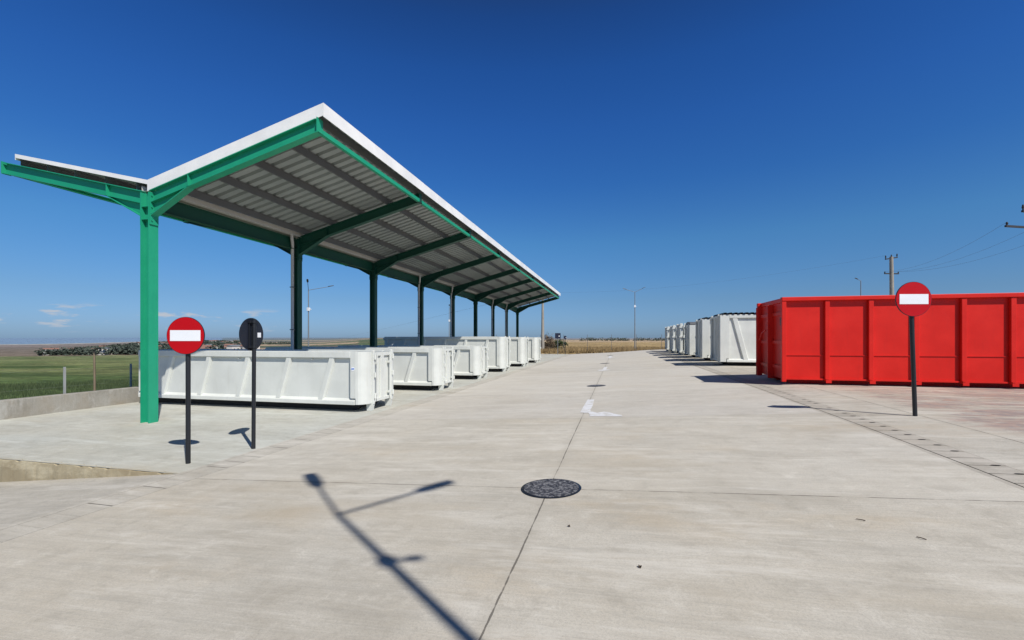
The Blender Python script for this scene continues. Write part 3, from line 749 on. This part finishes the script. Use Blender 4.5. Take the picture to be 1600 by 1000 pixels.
wire(tD[1],tA[0],1.6,.012,'faint overhead wire rising behind the columns of the shelter',None)
# old wooden post behind the wall
x=(147.5-800)/700*13.7; c,s=cam2site(x,13.7)
mb=MB(); mb.tube([(0,0,-1.2),(.01,0,.6),(-.02,.01,1.55)],[.036,.03,.026],8); o=mb.build('wooden_post',M['wood'],None,loc=(c,s,0)); tag(o,'rough brown wooden post standing behind the parapet wall','post')

# far info signs
def square_sign(u,Y,zb,zt,w,h,label,rect=True):
    x=(u-800)/700*Y; c,s=cam2site(x,Y); e=empty('info_sign' if rect else 'round_sign',(c,s,zb+EZ),label,'road sign')
    a=Vector((*cam2site(1,0),0)); n=Vector((*cam2site(0,-1),0)); H=zt-zb
    mb=MB(); mb.tube([(0,0,-.1),(0,0,H-.05)],.035,10); mb.build('pole',M['lamp'] if rect else M['black'],e)
    o=Vector((0,0,H-h/2))+n*.05
    mb=MB()
    if rect:
        P=[o+a*p+Vector((0,0,q)) for p,q in ((-w/2,-h/2),(w/2,-h/2),(w/2,h/2),(-w/2,h/2))]; mb.hexa(P,[p+n*.02 for p in P])
    else: mb.disc(o,n+a*.5,w/2,.02,24)
    pn=mb.build('sign_panel',M['navy'],e)
    mb=MB(); o2=o+n*.024+a*(w*.24)-Vector((0,0,h*.05)); q=w*.09
    P=[o2+a*p+Vector((0,0,z)) for p,z in ((-q,-q),(q,-q),(q,q),(-q,q))]; mb.hexa(P,[p+n*.004 for p in P]); mb.build('white_mark',M['sign_white'],pn)
square_sign(871.5,53,-1.72,.72,.66,.64,'dark square sign on a pale post at the far end of the road')
square_sign(883,54,-1.72,.42,.42,.42,'small round sign on a dark thin post beside the dark square sign',False)

# ------------------------------------------------------------------ terrain
PH_=[-180,-75,-49,-35,-25,-15,-5,3,12,20,40,75,180]
DEP=[4,16,33,62,100,250,450,700,1000,2500,5000,9000,14000]
YT={ -49:[0,0,606,588,578,564.5,557,551,546,537.5,535,528.5,529],
     -35:[0,0,606,585,574,561,554,545,537,532,531,527.5,529],
     -25:[0,0,600,577,566,551,545,541,537.5,531.5,529.5,527.5,529],
     -15:[0,0,595,572,560,546,538,532,529,527.5,528.5,527.5,529],
     -5:[0,0,575,556,547,537,533,531,530,529.5,529,528,529]}
flat=[0,0,565,549.5,542,535.5,533,531.5,530.8,530,529.5,528,529]
def yrow(ph):
    if ph<=-49: return YT[-49]
    if ph in YT: return YT[ph]
    return flat
TZ=[]
for ph in PH_:
    row=yrow(ph); cosp=max(.5,math.cos(R(max(-60,min(60,ph)))))
    zz=[]
    for d,y in zip(DEP,row):
        if y==0: zz.append(-2.6 if d<10 else (-2.5 if ph<0 else -2.1))
        else: zz.append(-(y-530)/700*d)
    TZ.append(zz)
TZ=np.array(TZ)
def terr(ph,dep):
    """eye-relative height; ph degrees from view axis, dep depth-like distance"""
    ld=math.log(max(dep,4)); L=[math.log(d) for d in DEP]
    i=min(max(np.searchsorted(PH_,ph)-1,0),len(PH_)-2); t=(ph-PH_[i])/(PH_[i+1]-PH_[i]); t=min(max(t,0),1); t=t*t*(3-2*t)
    j=min(max(np.searchsorted(L,ld)-1,0),len(L)-2); q=min(max((ld-L[j])/(L[j+1]-L[j]),0),1)
    # interpolate view-slope rather than height for a smooth hillside
    f=lambda a,b: TZ[a][b]/DEP[b]
    v=(f(i,j)*(1-q)+f(i,j+1)*q)*(1-t)+(f(i+1,j)*(1-q)+f(i+1,j+1)*q)*t
    return v*min(max(dep,4),14000)
def depth_of(x,Y,ph): 
    r=math.hypot(x,Y); return r*max(.5,math.cos(R(max(-60,min(60,ph)))))
def terrain_z(c,s):
    x=CY*c+SY*s; Y=-SY*c+CY*s; ph=math.degrees(math.atan2(x,Y)); d=depth_of(x,Y,ph)
    z=terr(ph,d)+EZ
    if -14.3<c<24 and -32<s<S_END+.05: z=min(z,-.9)
    elif c>=24 or s<-30 or (s<P0 and c>-24): z=min(z,-.9+.0*c) if s<0 else z
    if 24>c>-60 and s<P0 and c<-14: z=min(z,-1.2-.05*(-c-14))
    return z
def hsh(a): return (math.sin(a*127.1+311.7)*43758.5453)%1
def fieldcol(c,s):
    x=CY*c+SY*s; Y=-SY*c+CY*s; ph=math.degrees(math.atan2(x,Y)); d=depth_of(x,Y,ph)
    n=mnoise.noise(Vector((c*.004,s*.004,0)))
    green=(.075,.11,.036); green2=(.175,.19,.08); brown=(.165,.13,.092); tan=(.36,.27,.17); dark=(.05,.06,.045); dry=(.33,.24,.12)
    pale=(.40,.36,.27)
    if ph<-33 or (ph<-28 and d<300):
        edge=440+60*n
        if d<edge: w_=min(1,max(0,.5+1.3*mnoise.noise(Vector((c*.02,s*.05,3)))+.5*mnoise.noise(Vector((c*.09,s*.2,8)))+.25*math.log(d/120.))); col_=tuple(g0*(1-w_)+g1*w_ for g0,g1 in zip(green,green2))
        elif d<2100: col_=brown if (d<1500 or n>0) else (.24,.18,.14)
        elif d<2350: col_=pale
        else: col_=(.17,.255,.36)  # farthest land: haze blue put straight into the colour
        if ph>-36 and 600<d<2500: col_=dark if d<1100 else (.17,.16,.12)
    elif ph<-2:
        k=math.log(d)*5.2+ph*.11+1.1*mnoise.noise(Vector((ph*.12,math.log(d)*1.3,1)))
        h=hsh(math.floor(k)+3)
        opts=[tan,(.09,.12,.05),brown,(.11,.125,.06),(.30,.215,.14),(.075,.095,.045),(.13,.14,.07)]
        col_=opts[int(h*7)%7]
        if ph>-19 and d>180 and d<1100: col_=(.085,.115,.050) if h>.3 else (.12,.13,.06)
        if d<180: col_=(.16,.15,.08)
    else:
        col_=dry if d<300 else ((.40,.30,.19) if d<900 else (.26,.21,.16))
        if 900<d<1300: col_=(.07,.08,.075)
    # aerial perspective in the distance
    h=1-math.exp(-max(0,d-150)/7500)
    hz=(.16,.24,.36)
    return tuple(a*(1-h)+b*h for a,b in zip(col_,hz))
phs=list(np.arange(-180,-56,4.))+list(np.arange(-56,56,.28))+list(np.arange(56,180,4.))
rs=[0.5]+list(np.exp(np.linspace(math.log(6),math.log(90),55)))+list(np.exp(np.linspace(math.log(92),math.log(16000),150)))
mb=MB(); vs=[]; cols=[]
for r in rs:
    for ph in phs:
        x=r*math.sin(R(ph)); Y=r*math.cos(R(ph)); c,s=cam2site(x,Y)
        z=terrain_z(c,s)+ (mnoise.noise(Vector((c*.05,s*.05,7)))*.18 if r>17 else 0)
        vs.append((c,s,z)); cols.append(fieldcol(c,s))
n=len(phs)
fs=[(j*n+i,j*n+(i+1)%n,(j+1)*n+(i+1)%n,(j+1)*n+i) for j in range(len(rs)-1) for i in range(n)]
mb.add(vs,fs,True)
mb.add([vs[i] for i in range(n)],[tuple(range(n))])
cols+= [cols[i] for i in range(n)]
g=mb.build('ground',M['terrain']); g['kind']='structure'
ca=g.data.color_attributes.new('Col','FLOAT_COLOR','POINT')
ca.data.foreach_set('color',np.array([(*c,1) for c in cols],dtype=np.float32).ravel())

def at_px(u,Y): x=(u-800)/700*Y; return cam2site(x,Y)
# dry grass beyond the far fence
def tufts(name,n,area,hh,m,label,cat,seed):
    rd=random.Random(seed); mb=MB()
    for _ in range(n):
        c,s=area(rd); z=terrain_z(c,s)-.03
        for k in range(3):
            a=rd.uniform(0,6.28); h=hh*rd.uniform(.5,1.25); w=hh*.06; dx,dy=math.cos(a),math.sin(a); lx,ly=rd.uniform(-.35,.35)*h,rd.uniform(-.35,.35)*h
            px,py=c+rd.uniform(-.15,.15),s+rd.uniform(-.15,.15)
            mb.add([(px-dx*w,py-dy*w,z),(px+dx*w,py+dy*w,z),(px+lx,py+ly,z+h)],[(0,1,2)])
    o=mb.build(name,m); tag(o,label,cat,kind='stuff'); return o
tufts('dry_grass',14000,lambda r:(r.uniform(-22,26),S_END+.4+30*r.random()**1.6),.55,M['dry'],'dry yellow grass beyond the far end of the yard','grass',1)
tufts('crop_plants',16000,lambda r:(-16.2-34*r.random()**1.4,r.uniform(3,40)),.34,M['leaf_green'],'green crop growing on the field beyond the parapet wall','crop',2)
tufts('yellow_flowers',700,lambda r:(-14.5-.7*r.random(),r.uniform(3.,8.1)),1.08,M['yellow'],'yellow wild flowers behind the parapet wall at the left edge','flowers',5)
# shrubs at the far end
def shrub(u,Y,rx,h,m,label,seed,n=700,twiggy=False):
    c,s=at_px(u,Y); z=terrain_z(c,s); rd=random.Random(seed)
    e=empty('shrub',(c,s,z),label,'shrub')
    mb=MB()
    for k in range(14):
        a=rd.uniform(0,6.28); q=rd.uniform(.2,1)*rx*.8; mb.tube([(0,0,-.1),(math.cos(a)*q*.4,math.sin(a)*q*.4,h*.4),(math.cos(a)*q,math.sin(a)*q,h*rd.uniform(.7,1))],[.035,.022,.008],5)
    mb.build('stem',M['leaf_brown'],e)
    mb=MB(); cl_=[(rd.gauss(0,.45)*rx,rd.gauss(0,.45)*rx,h*rd.uniform(.15,.95)) for _ in range(14)]
    for _ in range(n):
        q=rd.choice(cl_); p=Vector(q)+Vector((rd.gauss(0,.2)*rx,rd.gauss(0,.2)*rx,rd.gauss(0,.12)*h)); p.z=max(.03,p.z)
        a=Vector((rd.uniform(-1,1),rd.uniform(-1,1),rd.uniform(-1,1))).normalized(); b=a.cross(Vector((rd.uniform(-1,1),rd.uniform(-1,1),1))).normalized(); w=.07 if not twiggy else .035; l=.12 if not twiggy else .3
        mb.add([p-a*w,p+b*l,p+a*w,p-b*l],[(0,1,2,3)])
    mb.build('foliage',m,e)
shrub(858,64,1.0,2.2,M['leaf_brown'],'bare brown shrub at the foot of the far utility pole',4,900,True)
shrub(872,66,1.1,1.5,M['leaf_green'],'low green shrub behind the dark square sign',6,1100)

# village on the far hillside
def vpoint(rd):
    while True:
        ph=rd.uniform(-46.5,-30); d=470+780*rd.random()**1.3
        # wedge that deepens to the right
        lim=475+ (ph+46.5)/7.5*620
        lim=min(lim,1250)
        if d<lim: 
            x=d*math.tan(R(ph)); return x,d
rd=random.Random(11)
mb=MB()
for _ in range(1900):
    x,d=vpoint(rd); c,s=cam2site(x,d); z=terrain_z(c,s); h=rd.uniform(3.5,8.5); r=h*.55
    for k in range(26):
        a=rd.uniform(0,6.28); t=rd.random(); q=r*math.sqrt(1-(2*t-1)**2)*rd.uniform(.5,1.05)
        p=Vector((c+math.cos(a)*q,s+math.sin(a)*q,z+h*(.12+.85*t)))
        u_=Vector((rd.uniform(-1,1),rd.uniform(-1,1),rd.uniform(-.6,1))).normalized(); v_=u_.cross(Vector((rd.uniform(-1,1),rd.uniform(-1,1),1))).normalized(); w=rd.uniform(.9,1.7)
        mb.add([p-u_*w,p+v_*w*.8,p+u_*w,p-v_*w*.8],[(0,1,2,3)])
o=mb.build('village_trees',M['leaf_far']); tag(o,'dark mass of trees around the village on the far hillside','wood',kind='stuff')
for i in range(44):
    x,d=vpoint(rd); x*=.985; d*=.985; c,s=cam2site(x,d); z=terrain_z(c,s)
    e=empty('village_house',(c,s,z+2.0),'tiny pale house among the trees of the far village','house','houses of the far village',rz=rd.uniform(0,3.14))
    w,l,h=rd.uniform(2.8,4.2),rd.uniform(4,7),rd.uniform(3.4,5.2)
    if i==3: w=l=2.2; h=9
    mb=MB(); mb.box(-l,l,-w,w,-2,h); wl=mb.build('wall',M['house_wall'],e)
    for xx in (-l*.5,l*.35):
        for yy in (-w-.03,w+.002): mb=MB(); mb.box(xx-.6,xx+.6,yy,yy+.028,1,2.4); mb.build('window',M['house_dark'],wl)
    mb=MB(); q=w+.5; rh=1.6
    mb.add([(-l-.4,-q,h),(l+.4,-q,h),(l+.4,q,h),(-l-.4,q,h),(-l-.4,0,h+rh),(l+.4,0,h+rh)],[(0,1,5,4),(2,3,4,5),(1,2,5),(3,0,4),(3,2,1,0)])
    mb.build('roof',M['house_roof'] if i%3 else M['lamp'],e)
# distant tree lines
def treeline(u0,u1,Y,hh,n,label,seed):
    rd=random.Random(seed); mb=MB()
    for _ in range(n):
        u=rd.uniform(u0,u1); d=Y*rd.uniform(.97,1.05); c,s=at_px(u,d); z=terrain_z(c,s); h=hh*rd.uniform(.5,1.2)
        for k in range(12):
            p=Vector((c+rd.gauss(0,h*.35),s+rd.gauss(0,h*.35),z+h*rd.uniform(.0,1)))
            u_=Vector((rd.uniform(-1,1),rd.uniform(-1,1),rd.uniform(-1,1))).normalized(); v_=u_.cross(Vector((rd.uniform(-1,1),rd.uniform(-1,1),1))).normalized(); w=h*.2
            mb.add([p-u_*w,p+v_*w,p+u_*w,p-v_*w],[(0,1,2,3)])
    o=mb.build('tree_line',M['leaf_far']); tag(o,label,'tree line',kind='stuff')
treeline(905,1060,520,3.2,170,'dark tree line beyond the dry field on the right',21)
treeline(300,460,950,5,230,'dark tree line on the fields left of the second column',22)

# small litter on the road
def leaf(u,y,z0,size,label,rz,twig=False):
    Y=(EZ-z0)*700/(y-530); c,s=at_px(u,Y); z=zroad(c,s)
    mb=MB()
    if twig: mb.tube([(-size,0,.006),(-size*.2,.012,.012),(size,.0,.006)],.0035,6)
    else:
        vs=[(0,-size,.004),(size*.7,-size*.2,.018),(size*.3,size,.006),(-size*.5,size*.5,.02),(-size*.7,-size*.3,.005)]; mb.add(vs,[(0,1,2),(0,2,3),(0,3,4)])
    o=mb.build('twig' if twig else 'dead_leaf',M['leafdry'],None,loc=(c,s,z)); o.rotation_euler=(0,0,rz); tag(o,label,'twig' if twig else 'leaf')
leaf(1000,883,.29,.018,'small dark dead leaf on the road in front of the nearest manhole',.3)
leaf(1440,815,.5,.028,'small dark twig on the concrete at the right',2.4,True)
leaf(1345,797,.45,.03,'pale brown twig beside the transverse joint at the right',2.7,True)
leaf(889,822,.26,.014,'tiny dark leaf just below the transverse joint near the manhole',1.3)

# ------------------------------------------------------------------ light, sky, camera
sd=Vector((-.72,.60,-1)).normalized()      # direction of travel
sun=bpy.data.lights.new('sun','SUN'); so=bpy.data.objects.new('sun',sun); col.objects.link(so)
sun.energy=5.0; sun.angle=R(.5); sun.color=(1,.955,.88)
so.rotation_euler=sd.to_track_quat('-Z','Y').to_euler()
so.location=(10,-10,20)
elev=math.asin(-sd.z); az=math.atan2(-sd.x,-sd.y)     # clockwise from +Y
w=bpy.data.worlds.new('World'); scn.world=w; w.use_nodes=True; nt=w.node_tree
bg=nt.nodes['Background']; sky=nt.nodes.new('ShaderNodeTexSky'); sky.sky_type='NISHITA'; sky.sun_disc=False
sky.sun_elevation=elev; sky.sun_rotation=az; sky.altitude=200; sky.air_density=1.0; sky.dust_density=.6; sky.ozone_density=2.5
tc=nt.nodes.new('ShaderNodeTexCoord'); gen=tc.outputs['Generated']
sep=N(nt,'ShaderNodeSeparateXYZ'); lk(nt,gen,sep.inputs[0])
rp=N(nt,'ShaderNodeValToRGB'); cr=rp.color_ramp
lk(nt,sep.outputs[2],rp.inputs[0])
SKYG=[(0.0, (0.44, 0.69, 1.246)), (0.03, (0.443, 0.685, 1.197)), (0.083, (0.438, 0.679, 1.032)), (0.206, (0.375, 0.791, 1.156)), (0.321, (0.25, 0.687, 1.246)), (0.422, (0.217, 0.65, 1.309)), (0.511, (0.189, 0.598, 1.254)), (0.583, (0.172, 0.493, 1.038)), (0.72, (0.26, 0.26, 0.27)), (1.0, (0.3, 0.22, 0.18))]
cr.elements[0].position=0; cr.elements[0].color=(*SKYG[0][1],1); cr.elements[1].position=SKYG[1][0]; cr.elements[1].color=(*SKYG[1][1],1)
for p_,c_ in SKYG[2:]:
    el=cr.elements.new(p_); el.color=(*c_,1)
cc=mixc(nt,1.,sky.outputs[0],rp.outputs[0],'MULTIPLY')
# small fair weather clouds low over the left horizon
azn=mth(nt,'ARCTAN2',sep.outputs[0],sep.outputs[1])            # site azimuth, clockwise
comb=N(nt,'ShaderNodeCombineXYZ'); lk(nt,mth(nt,'MULTIPLY',azn,13.),comb.inputs[0]); lk(nt,mth(nt,'MULTIPLY',sep.outputs[2],62.),comb.inputs[1])
cn=noi(nt,comb.outputs[0],1.15,6,.6,loc=(2.3,.4,0))
band=mth(nt,'MULTIPLY',rng(nt,sep.outputs[2],.006,.03),rng(nt,sep.outputs[2],.062,.045))
side=mth(nt,'MULTIPLY',rng(nt,azn,-.62,-.78),rng(nt,azn,-1.8,-1.5))
cm=mth(nt,'MULTIPLY',mth(nt,'MULTIPLY',rng(nt,cn,.55,.67),band),mth(nt,'MULTIPLY',side,.9))
cc=mixc(nt,cm,cc,(5.9,6.3,7.0))
lk(nt,cc,bg.inputs['Color']); bg.inputs['Strength'].default_value=.085

cam=bpy.data.cameras.new('camera'); co=bpy.data.objects.new('camera',cam); col.objects.link(co); scn.camera=co
co.location=(0,0,EZ); co.rotation_euler=(R(90),0,R(13.26))
cam.sensor_width=36; cam.lens=700/1600*36; cam.shift_y=.01875; cam.clip_start=.05; cam.clip_end=40000
scn.view_settings.view_transform='Standard'; scn.view_settings.look='None'; scn.view_settings.exposure=0; scn.view_settings.gamma=1
scn.render.resolution_x=1024; scn.render.resolution_y=640
scn.cycles.max_bounces=6
